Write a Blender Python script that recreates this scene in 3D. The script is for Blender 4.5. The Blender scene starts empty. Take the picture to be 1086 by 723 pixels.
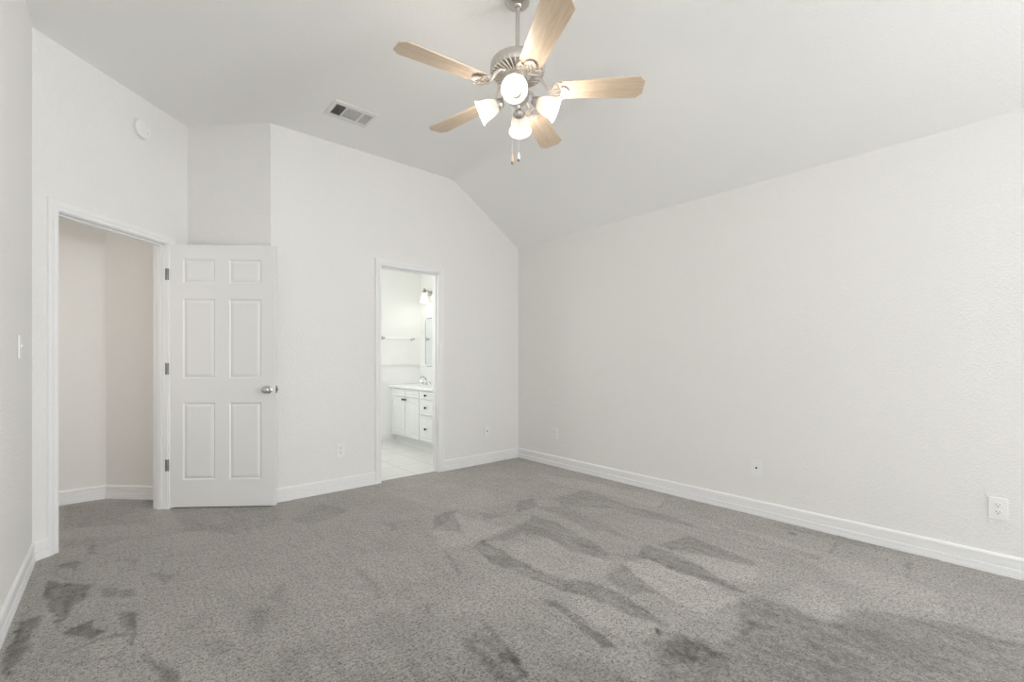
import bpy, bmesh, math, random
import numpy as np
from mathutils import Vector, Matrix
random.seed(4); np.random.seed(4)
PI = math.pi
S2 = math.sqrt(0.5)
C = bpy.context.scene
COL = C.collection

# ------------------------------------------------------------------ camera, world, light, exposure
EYE = 1.153
YAW = 0.7141
cam = bpy.data.cameras.new('camera'); cam_o = bpy.data.objects.new('camera', cam); COL.objects.link(cam_o)
cam.sensor_width = 36.0; cam.lens = 482.84 * 36.0 / 1086.0
cam.shift_y = 19.75 / 1086.0
cam.clip_start = 0.02; cam.clip_end = 60
cam_o.location = (0, 0, EYE); cam_o.rotation_euler = (PI / 2, 0, -YAW)
C.camera = cam_o

vs = C.view_settings
vs.view_transform = 'Standard'; vs.look = 'None'; vs.gamma = 1.0; vs.use_curve_mapping = False
vs.exposure = 0.13
w = bpy.data.worlds.new('world'); C.world = w; w.use_nodes = True
w.node_tree.nodes['Background'].inputs[0].default_value = (0.80, 0.88, 1.0, 1)
w.node_tree.nodes['Background'].inputs[1].default_value = 1.0
C.cycles.max_bounces = 14; C.cycles.diffuse_bounces = 12; C.cycles.transmission_bounces = 8
C.cycles.use_denoising = True; C.cycles.denoising_prefilter = 'NONE'; C.cycles.denoising_input_passes = 'RGB_ALBEDO_NORMAL'
C.cycles.sample_clamp_indirect = 6.0

def area(name, loc, direction, sx, sy, power, color=(1, 1, 1), spread=PI):
    l = bpy.data.lights.new(name, 'AREA'); l.shape = 'RECTANGLE'; l.size = sx; l.size_y = sy
    l.energy = power; l.color = color; l.spread = spread
    o = bpy.data.objects.new(name, l); COL.objects.link(o); o.location = loc
    o.rotation_euler = Vector(direction).to_track_quat('-Z', 'Y').to_euler()
    return o

FRONT = -3.9                      # the window wall behind the camera
WIN = [(0.50, 2.30)]              # window opening in that wall (X range)
WINR = (-3.40, -1.75)             # unseen window opening added in the right wall to light the entry wall (Y range)
WZ = (0.70, 2.15)
area('daylight', (1.40, FRONT - 0.16, sum(WZ) / 2), (0, 1, 0.12), 1.72, 1.37, 20, (0.82, 0.91, 1.0))
area('daylight', (3.585 + .16, sum(WINR) / 2, sum(WZ) / 2), (-1, 0.10, 0.44), 1.57, 1.37, 212, (0.965, 0.985, 1.0))  # light of the added right window, aimed upward to brighten entry wall and ceiling
area('hall_fill', (-1.6, 3.95, 1.5), (1, .42, 0), .9, 1.6, 7.5, (1.0, 0.95, 0.90))  # unseen fill light added to brighten the hall walls
area('bath_fill', (1.50, 5.0, 1.65), (1, 0.1, -0.05), 1.0, 1.1, 13, (0.98, 1.0, 0.99))  # unseen fill light added to brighten the bathroom, which has no window

# ------------------------------------------------------------------ materials
def mat(name, col, rough=0.5, metal=0.0, spec=0.5):
    m = bpy.data.materials.new(name); m.use_nodes = True
    b = m.node_tree.nodes['Principled BSDF']
    b.inputs['Base Color'].default_value = (*col, 1); b.inputs['Roughness'].default_value = rough
    b.inputs['Metallic'].default_value = metal; b.inputs['Specular IOR Level'].default_value = spec
    return m
def N(m, t, **kw):
    n = m.node_tree.nodes.new(t)
    for k, v in kw.items():
        if k.startswith('i_'): n.inputs[k[2:].replace('_', ' ')].default_value = v
        else: setattr(n, k, v)
    return n
def L(m, a, b): m.node_tree.links.new(a, b)
def bsdf(m): return m.node_tree.nodes['Principled BSDF']
def coords(m): return N(m, 'ShaderNodeNewGeometry').outputs['Position']

def wall_paint(name, col, strength=0.22, scale=105.0, rough=0.62):
    m = mat(name, col, rough, spec=0.35)
    p = coords(m)
    n1 = N(m, 'ShaderNodeTexNoise', i_Scale=scale, i_Detail=2.5, i_Roughness=0.5); L(m, p, n1.inputs['Vector'])
    r = N(m, 'ShaderNodeValToRGB'); r.color_ramp.elements[0].position = .40; r.color_ramp.elements[1].position = .62
    L(m, n1.outputs['Fac'], r.inputs['Fac'])
    b = N(m, 'ShaderNodeBump', i_Strength=strength, i_Distance=0.004); L(m, r.outputs['Color'], b.inputs['Height'])
    L(m, b.outputs['Normal'], bsdf(m).inputs['Normal'])
    return m
M_wall = wall_paint('wall_paint', (0.818, 0.808, 0.790), 0.34)
M_ceil = wall_paint('ceiling_paint', (0.905, 0.90, 0.89), 0.20)
M_hall = wall_paint('hall_paint', (0.80, 0.785, 0.76), 0.22)
M_bath = wall_paint('bath_paint', (0.84, 0.845, 0.83), 0.10)
M_trim = mat('trim_enamel', (0.84, 0.84, 0.84), 0.38)
M_door = mat('door_enamel', (0.80, 0.80, 0.795), 0.40)
M_plastic = mat('white_plastic', (0.84, 0.84, 0.835), 0.3)
M_dark = mat('dark_slot', (0.03, 0.028, 0.026), 0.6)
M_chrome = mat('chrome', (0.62, 0.62, 0.62), 0.07, 1.0)
M_nickel = mat('brushed_nickel', (0.62, 0.585, 0.55), 0.33, 1.0)
M_nickel_p = mat('pale_nickel', (0.80, 0.76, 0.71), 0.5, 0.85)
M_steel = mat('hinge_steel', (0.25, 0.245, 0.24), 0.5, 0.6)
M_vent = mat('vent_enamel', (0.78, 0.775, 0.76), 0.4)
M_duct = mat('duct_dark', (0.035, 0.03, 0.027), 0.8)
M_cab = mat('cabinet_enamel', (0.80, 0.81, 0.80), 0.35)
M_counter = mat('cultured_marble', (0.86, 0.86, 0.85), 0.2)
M_knob = mat('dark_bronze', (0.05, 0.045, 0.04), 0.35, 0.8)
M_mirror = mat('mirror_glass', (0.90, 0.94, 0.95), 0.02, 1.0)
M_wire = mat('dark_line', (0.30, 0.31, 0.31), 0.3, 0.9)
M_cord = mat('pull_cord', (0.80, 0.78, 0.74), 0.5)
M_fobwood = mat('fob_wood', (0.62, 0.45, 0.30), 0.5)
M_brass = mat('fob_tip', (0.25, 0.2, 0.15), 0.3, 0.9)

def wood():
    m = mat('maple_blade', (0.66, 0.5, 0.36), 0.38)
    tc = N(m, 'ShaderNodeTexCoord'); mp = N(m, 'ShaderNodeMapping'); mp.inputs['Scale'].default_value = (2.2, 22, 22)
    L(m, tc.outputs['Object'], mp.inputs['Vector'])
    n = N(m, 'ShaderNodeTexNoise', i_Scale=2.0, i_Detail=5, i_Distortion=1.2); L(m, mp.outputs['Vector'], n.inputs['Vector'])
    r = N(m, 'ShaderNodeValToRGB'); e = r.color_ramp.elements
    e[0].position = .3; e[0].color = (0.53, 0.40, 0.285, 1); e[1].position = .75; e[1].color = (0.72, 0.59, 0.45, 1)
    L(m, n.outputs['Fac'], r.inputs['Fac']); L(m, r.outputs['Color'], bsdf(m).inputs['Base Color'])
    return m
M_wood = wood()

def shade_glass():
    m = bpy.data.materials.new('frosted_lit_glass'); m.use_nodes = True; nt = m.node_tree; nt.nodes.clear()
    out = N(m, 'ShaderNodeOutputMaterial'); d = N(m, 'ShaderNodeBsdfDiffuse'); t = N(m, 'ShaderNodeBsdfTranslucent')
    e = N(m, 'ShaderNodeEmission', i_Strength=0.30)
    e.inputs['Color'].default_value = (1.0, 0.94, 0.86, 1)
    d.inputs['Color'].default_value = (.60, .58, .55, 1); t.inputs['Color'].default_value = (.66, .62, .56, 1)
    mx = N(m, 'ShaderNodeMixShader'); mx.inputs[0].default_value = .55; ad = N(m, 'ShaderNodeAddShader')
    L(m, d.outputs[0], mx.inputs[1]); L(m, t.outputs[0], mx.inputs[2]); L(m, mx.outputs[0], ad.inputs[0]); L(m, e.outputs[0], ad.inputs[1])
    L(m, ad.outputs[0], out.inputs['Surface'])
    return m
M_shade = shade_glass()
def emit(name, col, s):
    m = mat(name, col, .4); b = bsdf(m); b.inputs['Emission Color'].default_value = (*col, 1); b.inputs['Emission Strength'].default_value = s
    return m
M_bulb = emit('lit_bulb', (1.0, 0.95, 0.88), 0.9)

def tile(name, size, col, grout, axes, rough=.25, width=.012):
    m = mat(name, col, rough)
    sp = N(m, 'ShaderNodeSeparateXYZ'); L(m, coords(m), sp.inputs[0])
    facs = []
    for ax, off in axes:
        a = N(m, 'ShaderNodeMath', operation='ADD'); L(m, sp.outputs[ax], a.inputs[0]); a.inputs[1].default_value = off + 100 * size
        d = N(m, 'ShaderNodeMath', operation='DIVIDE'); L(m, a.outputs[0], d.inputs[0]); d.inputs[1].default_value = size
        f = N(m, 'ShaderNodeMath', operation='FRACT'); L(m, d.outputs[0], f.inputs[0])
        g = N(m, 'ShaderNodeMath', operation='LESS_THAN'); L(m, f.outputs[0], g.inputs[0]); g.inputs[1].default_value = width / size
        facs.append(g)
    mx = N(m, 'ShaderNodeMath', operation='MAXIMUM'); L(m, facs[0].outputs[0], mx.inputs[0]); L(m, facs[1].outputs[0], mx.inputs[1])
    n = N(m, 'ShaderNodeTexNoise', i_Scale=4.0, i_Detail=4); L(m, coords(m), n.inputs['Vector'])
    r = N(m, 'ShaderNodeMix', data_type='RGBA'); r.inputs['A'].default_value = (*[c * .93 for c in col], 1); r.inputs['B'].default_value = (*col, 1); L(m, n.outputs['Fac'], r.inputs['Factor'])
    k = N(m, 'ShaderNodeMix', data_type='RGBA'); L(m, mx.outputs[0], k.inputs['Factor']); L(m, r.outputs['Result'], k.inputs['A']); k.inputs['B'].default_value = (*grout, 1)
    L(m, k.outputs['Result'], bsdf(m).inputs['Base Color'])
    b = N(m, 'ShaderNodeBump', invert=True, i_Strength=.4, i_Distance=.002); L(m, mx.outputs[0], b.inputs['Height']); L(m, b.outputs['Normal'], bsdf(m).inputs['Normal'])
    return m
M_floor_tile = tile('bath_floor_tile', .33, (0.78, 0.775, 0.755), (0.60, 0.59, 0.565), [('X', .05), ('Y', .12)])
M_splash = tile('bath_splash_tile', .105, (0.88, 0.885, 0.875), (0.82, 0.82, 0.81), [('Y', .02), ('Z', .0)], width=.004)

def carpet():
    m = mat('grey_carpet', (0.3, 0.29, 0.28), 0.95, spec=0.1)
    p = coords(m)
    at = N(m, 'ShaderNodeAttribute', attribute_name='pile_lay_tone')
    # tufts
    v = N(m, 'ShaderNodeTexNoise', i_Scale=75.0, i_Detail=5.0, i_Roughness=.85); L(m, p, v.inputs['Vector'])
    r = N(m, 'ShaderNodeValToRGB'); e = r.color_ramp.elements
    e[0].position = .33; e[0].color = (.08, .08, .08, 1); e[1].position = .50; e[1].color = (1, 1, 1, 1)
    x = e.new(.66); x.color = (1.5, 1.5, 1.5, 1)
    L(m, v.outputs['Fac'], r.inputs['Fac'])
    # shadowed gaps between tufts: scattered small dark dots
    vo = N(m, 'ShaderNodeTexVoronoi', i_Scale=105.0, i_Randomness=1.0); L(m, p, vo.inputs['Vector'])
    vd = N(m, 'ShaderNodeMapRange'); vd.inputs['From Min'].default_value = .22; vd.inputs['From Max'].default_value = .38; vd.inputs['To Min'].default_value = 0.0; vd.inputs['To Max'].default_value = 1.0
    L(m, vo.outputs['Distance'], vd.inputs['Value'])
    vr = N(m, 'ShaderNodeSeparateColor'); L(m, vo.outputs['Color'], vr.inputs[0])
    vk = N(m, 'ShaderNodeMath', operation='GREATER_THAN'); L(m, vr.outputs[0], vk.inputs[0]); vk.inputs[1].default_value = .36
    vm = N(m, 'ShaderNodeMath', operation='MAXIMUM'); L(m, vd.outputs[0], vm.inputs[0]); L(m, vk.outputs[0], vm.inputs[1])
    vs_ = N(m, 'ShaderNodeMath', operation='MULTIPLY_ADD'); L(m, vm.outputs[0], vs_.inputs[0]); vs_.inputs[1].default_value = .87; vs_.inputs[2].default_value = .18
    tuft = N(m, 'ShaderNodeMath', operation='MULTIPLY'); L(m, r.outputs['Color'], tuft.inputs[0]); L(m, vs_.outputs[0], tuft.inputs[1])
    # broad unevenness and vacuum streaks running along the right wall
    mp = N(m, 'ShaderNodeMapping'); mp.inputs['Scale'].default_value = (9, 1.3, 1); mp.inputs['Rotation'].default_value = (0, 0, -.06); L(m, p, mp.inputs['Vector'])
    s = N(m, 'ShaderNodeTexNoise', i_Scale=2.2, i_Detail=5, i_Roughness=.6); L(m, mp.outputs['Vector'], s.inputs['Vector'])
    b2 = N(m, 'ShaderNodeTexNoise', i_Scale=3.2, i_Detail=5, i_Roughness=.62); L(m, p, b2.inputs['Vector'])
    def madd(a, k, c):
        q = N(m, 'ShaderNodeMath', operation='MULTIPLY_ADD'); L(m, a, q.inputs[0]); q.inputs[1].default_value = k
        if isinstance(c, float): q.inputs[2].default_value = c
        else: L(m, c, q.inputs[2])
        return q.outputs[0]
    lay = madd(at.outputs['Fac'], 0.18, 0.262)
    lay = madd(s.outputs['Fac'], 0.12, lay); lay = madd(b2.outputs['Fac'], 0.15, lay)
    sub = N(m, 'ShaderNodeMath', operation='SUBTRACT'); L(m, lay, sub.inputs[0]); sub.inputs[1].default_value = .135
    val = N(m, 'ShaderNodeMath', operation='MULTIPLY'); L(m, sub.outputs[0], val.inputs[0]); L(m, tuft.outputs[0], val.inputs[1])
    c = N(m, 'ShaderNodeCombineColor')
    for k, f in (('Red', 1.03), ('Green', .985), ('Blue', .92)):
        q = N(m, 'ShaderNodeMath', operation='MULTIPLY'); L(m, val.outputs[0], q.inputs[0]); q.inputs[1].default_value = f; L(m, q.outputs[0], c.inputs[k])
    L(m, c.outputs[0], bsdf(m).inputs['Base Color'])
    bp = N(m, 'ShaderNodeBump', i_Strength=.55, i_Distance=.008); L(m, v.outputs['Fac'], bp.inputs['Height']); bsdf(m).inputs['Sheen Weight'].default_value = .55; bsdf(m).inputs['Sheen Roughness'].default_value = .45; bsdf(m).inputs['Sheen Tint'].default_value = (1, .955, .90, 1)
    L(m, bp.outputs['Normal'], bsdf(m).inputs['Normal'])
    return m
M_carpet = carpet()

# ------------------------------------------------------------------ mesh helpers
class MB:
    def __init__(s): s.v = []; s.f = []; s.mi = []
    def raw(s, vs, fs, mi=0, M=None):
        o = len(s.v)
        for p in vs:
            p = Vector(p)
            if M is not None: p = M @ p
            s.v.append(tuple(p))
        for f in fs: s.f.append(tuple(o + i for i in f)); s.mi.append(mi)
        return s
    def box(s, x0, x1, y0, y1, z0, z1, mi=0, M=None):
        vs = [(x, y, z) for z in (z0, z1) for y in (y0, y1) for x in (x0, x1)]
        return s.raw(vs, [(0, 2, 3, 1), (4, 5, 7, 6), (0, 1, 5, 4), (2, 6, 7, 3), (0, 4, 6, 2), (1, 3, 7, 5)], mi, M)
    def prism(s, poly, z0, z1, mi=0, M=None):
        n = len(poly)
        vs = [(x, y, z0) for x, y in poly] + [(x, y, z1) for x, y in poly]
        fs = [tuple(range(n - 1, -1, -1)), tuple(range(n, 2 * n))] + [(i, (i + 1) % n, n + (i + 1) % n, n + i) for i in range(n)]
        return s.raw(vs, fs, mi, M)
    def lathe(s, prof, seg=32, mi=0, M=None):
        """prof: list of (r, z) around local Z"""
        n = len(prof); vs = []; fs = []
        for k in range(seg):
            a = 2 * PI * k / seg
            for r, z in prof: vs.append((max(r, 1e-5) * math.cos(a), max(r, 1e-5) * math.sin(a), z))
        for k in range(seg):
            q = (k + 1) % seg
            for i in range(n - 1): fs.append((k * n + i, q * n + i, q * n + i + 1, k * n + i + 1))
        return s.raw(vs, fs, mi, M)
    def tube(s, pts, r, seg=8, mi=0, M=None, caps=True):
        pts = [Vector(p) for p in pts]; n = len(pts); vs = []; fs = []
        rad = r if isinstance(r, (list, tuple)) else [r] * n
        prev = None
        for i, p in enumerate(pts):
            t = (pts[min(i + 1, n - 1)] - pts[max(i - 1, 0)]).normalized()
            u = prev - t * prev.dot(t) if prev is not None else t.orthogonal()
            u.normalize(); prev = u; w_ = t.cross(u)
            for k in range(seg):
                a = 2 * PI * k / seg; vs.append(p + (u * math.cos(a) + w_ * math.sin(a)) * rad[i])
        for i in range(n - 1):
            for k in range(seg):
                q = (k + 1) % seg; fs.append((i * seg + k, i * seg + q, (i + 1) * seg + q, (i + 1) * seg + k))
        if caps: fs.append(tuple(range(seg - 1, -1, -1))); fs.append(tuple((n - 1) * seg + k for k in range(seg)))
        return s.raw(vs, fs, mi, M)
    def build(s, name, mats, parent=None, bevel=0.0, smooth=None, bseg=2, loc=None, rotz=0.0):
        me = bpy.data.meshes.new(name); me.from_pydata(s.v, [], s.f)
        for m in (mats if isinstance(mats, (list, tuple)) else [mats]): me.materials.append(m)
        me.polygons.foreach_set('material_index', s.mi)
        bm = bmesh.new(); bm.from_mesh(me)
        bmesh.ops.remove_doubles(bm, verts=bm.verts, dist=1e-6)
        bmesh.ops.recalc_face_normals(bm, faces=bm.faces)
        if bevel:
            es = [e for e in bm.edges if len(e.link_faces) == 2 and e.calc_face_angle(0) > .5]
            bmesh.ops.bevel(bm, geom=es, offset=bevel, segments=bseg, affect='EDGES', profile=.6, clamp_overlap=True)
        bm.to_mesh(me); bm.free()
        if smooth:
            me.polygons.foreach_set('use_smooth', [True] * len(me.polygons)); me.set_sharp_from_angle(angle=math.radians(smooth))
        o = bpy.data.objects.new(name, me); COL.objects.link(o)
        if parent: o.parent = parent
        if loc is not None: o.location = loc
        o.rotation_euler = (0, 0, rotz)
        return o

def thing(name, label, cat, loc, rotz=0.0, group=None):
    o = bpy.data.objects.new(name, None); o.empty_display_size = .05; COL.objects.link(o)
    o.location = loc; o.rotation_euler = (0, 0, rotz); o['label'] = label; o['category'] = cat
    if group: o['group'] = group
    return o
def structure(o, label=None):
    o['kind'] = 'structure'
    if label: o['label'] = label
    return o
def tag(o, label, cat, group=None):
    o['label'] = label; o['category'] = cat
    if group: o['group'] = group
    return o

# ------------------------------------------------------------------ room dimensions
XL, XR, D = -0.3671, 3.5848, 4.0263            # left wall, right wall, back wall
HC, HE, XK = 3.0478, 2.4638, 2.6724            # flat ceiling, eave height at right wall, where the slope starts
T = 0.115
A = Vector((XL, 3.7521)); Cc = Vector((0.9280, D))
EA = math.radians(44.2)
e1 = Vector((math.cos(EA), math.sin(EA))); n1 = Vector((e1.y, -e1.x))   # entry wall: along, into the room
LD = (Cc - A).dot(Vector((1, 1))) / (e1.x + e1.y)   # the return wall runs at 45 degrees back to the corner Cc
B = A + e1 * LD
ES0, ES1, EZ = 0.138, 0.916, 2.040             # clear entry opening along the entry wall
BX0, BX1, BZ = 1.870, 2.487, 2.030             # clear bath opening
JT = 0.018
CW = 0.060

def wallbox(mb, P, Q, out, z0, z1, t=T, e0=0.0, e1_=0.0):
    P = Vector(P); Q = Vector(Q); d = (Q - P).normalized(); P = P - d * e0; Q = Q + d * e1_; o = Vector(out) * t
    mb.prism([tuple(P), tuple(Q), tuple(Q + o), tuple(P + o)], z0, z1)

# walls of the bedroom
m = MB(); wallbox(m, (XL, FRONT), A, (-1, 0), 0, HC, e0=T, e1_=.047); structure(m.build('wall_left', M_wall))
m = MB()
for s0, s1, z0, z1 in ((0, ES0 - JT, 0, HC), (ES1 + JT, LD + T, 0, HC), (ES0 - JT, ES1 + JT, EZ + JT, HC)):
    wallbox(m, A + e1 * s0, A + e1 * s1, -n1, z0, z1)
structure(m.build('wall_entry', M_wall))
m = MB(); wallbox(m, B, Cc, (S2, S2), 0, HC); structure(m.build('wall_return', M_wall))
def slope_z(x): return HC + (HE - HC) * (x - XK) / (XR - XK)
m = MB()
for x0, x1, z0, prof in ((Cc.x, BX0 - JT, 0, 0), (BX0 - JT, BX1 + JT, BZ + JT, 0), (BX1 + JT, XK, 0, 0), (XK, XR, 0, 1)):
    zt0, zt1 = (slope_z(x0), slope_z(x1)) if prof else (HC, HC)
    vs = [(x, y, z) for y in (D, D + T) for x, z in ((x0, z0), (x1, z0), (x1, zt1), (x0, zt0))]
    m.raw(vs, [(0, 1, 2, 3), (7, 6, 5, 4), (0, 4, 5, 1), (1, 5, 6, 2), (2, 6, 7, 3), (3, 7, 4, 0)])
structure(m.build('wall_back', M_wall))
m = MB()
for a, b, z0, z1 in ((FRONT - T, WINR[0], 0, HE + .04), (WINR[0], WINR[1], 0, WZ[0]), (WINR[0], WINR[1], WZ[1], HE + .04), (WINR[1], D + T, 0, HE + .04)):
    m.box(XR, XR + T, a, b, z0, z1)
structure(m.build('wall_right', M_wall))
m = MB()
m.box(XL - T, WIN[0][0], FRONT - T, FRONT, 0, HC); m.box(WIN[0][0], WIN[0][1], FRONT - T, FRONT, 0, WZ[0]); m.box(WIN[0][0], WIN[0][1], FRONT - T, FRONT, WZ[1], HC)
m.box(WIN[0][1], XK, FRONT - T, FRONT, 0, HC); m.box(XK, XR, FRONT - T, FRONT, 0, HE)
m.prism([(XK, HE), (XR, HE), (XK, HC)], -FRONT, -FRONT + T, M=Matrix.Rotation(PI / 2, 4, 'X'))
structure(m.build('wall_front', M_wall))
# ceiling: flat slab plus the slope down to the right wall
m = MB()
m.prism([(XL - T, FRONT - T), (XK - .08, FRONT - T), (XK - .08, D + T), (1.0, D + T), (B.x + .04, B.y + T + .06), (XL - T, A.y + .10)], HC, HC + .08)
y0, y1 = FRONT - T, D + T
xo = XR + T; rr = .08                               # the crease between flat and slope is softly rounded
arc = []
for q in range(9):
    u = q / 8; a_ = Vector((XK - rr, HC)); b_ = Vector((XK, HC)); c_ = Vector((XK + rr, slope_z(XK + rr)))
    arc.append(tuple(a_ * (1 - u) ** 2 + b_ * 2 * u * (1 - u) + c_ * u * u))
low = arc + [(xo, slope_z(xo))]
top = [(x, z + .09) for x, z in reversed(low)]
pr = low + top; k_ = len(pr)
vs = [(x, y, z) for y in (y0, y1) for x, z in pr]
m.raw(vs, [(a, (a + 1) % k_, k_ + (a + 1) % k_, k_ + a) for a in range(k_)] + [tuple(range(k_ - 1, -1, -1)), tuple(range(k_, 2 * k_))])
structure(m.build('ceiling', M_ceil, smooth=15))
# windows behind the camera; the right-wall one is added for its light
def window(name, Mx, a, b):
    m = MB(); z0, z1 = WZ; f = .035; zm = (z0 + z1) / 2          # local x along the wall, local y into the room, y = 0 on the room face
    for zz0, zz1, y in ((z0, zm + .02, -.06), (zm - .02, z1, -.09)):
        for bx in ((a, a + f, zz0, zz1), (b - f, b, zz0, zz1), (a + f, b - f, zz0, zz0 + f), (a + f, b - f, zz1 - f, zz1)):
            m.box(bx[0], bx[1], y - .014, y + .014, bx[2], bx[3], M=Mx)
    o = structure(m.build(name, M_trim))
    m = MB(); m.box(a - .04, b + .04, -.10, .045, z0 - .025, z0, M=Mx); m.build('window_sill', M_trim, o, bevel=.004)
window('window_1', Matrix.Translation((0, FRONT, 0)), *WIN[0])
window('window_added', Matrix.Translation((XR, 0, 0)) @ Matrix.Rotation(PI / 2, 4, 'Z'), *WINR)

# hall beyond the entry door
HZ = 2.44
HS = 5.005                                         # X + Y on the angled hall wall
m = MB(); wallbox(m, (-2.1, 5.075), (HS - 5.075, 5.075), (0, 1), 0, HZ, e0=T, e1_=.05); structure(m.build('wall_hall_back', M_hall))
m = MB(); wallbox(m, (HS - 5.075, 5.075), (0.30, HS - .30), (S2, S2), 0, HZ); structure(m.build('wall_hall_angle', M_hall))
m = MB(); wallbox(m, (-2.1, 3.55), (-2.1, 5.075), (-1, 0), 0, HZ, e0=T); structure(m.build('wall_hall_left', M_hall))
m = MB(); wallbox(m, (-2.1, 3.55), (XL - T, 3.55), (0, -1), 0, HZ); structure(m.build('wall_hall_front', M_hall))
m = MB(); q = A - n1 * (T - .03)
m.prism([(-2.2, 3.44), (XL - T, 3.44), (XL - T, 3.78), tuple(A - n1 * (T - .01)), tuple(A + e1 * LD - n1 * (T - .01)), (.45, 4.7), (0.10, 5.19), (-2.2, 5.19)], HZ, HZ + .06)
structure(m.build('ceiling_hall', M_ceil))

# bathroom beyond the narrow doorway
BR, BB, BL = 3.43, 6.05, 1.38
m = MB(); wallbox(m, (BR, D + T), (BR, BB), (1, 0), 0, 2.44, e1_=T); structure(m.build('wall_bath_right', M_bath))
m = MB(); wallbox(m, (BL, BB), (BR, BB), (0, 1), 0, 2.44, e0=T); structure(m.build('wall_bath_back', M_bath))
m = MB(); wallbox(m, (BL, D + T), (BL, BB), (-1, 0), 0, 2.44); structure(m.build('wall_bath_left', M_bath))
m = MB(); m.box(BL - T, BR + T, D + T, BB + T, 2.44, 2.50); structure(m.build('ceiling_bath', M_bath))
m = MB(); m.box(BL - T, BR + T, D + .05, BB + T, -.10, .004); structure(m.build('floor_bath', M_floor_tile))

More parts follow.
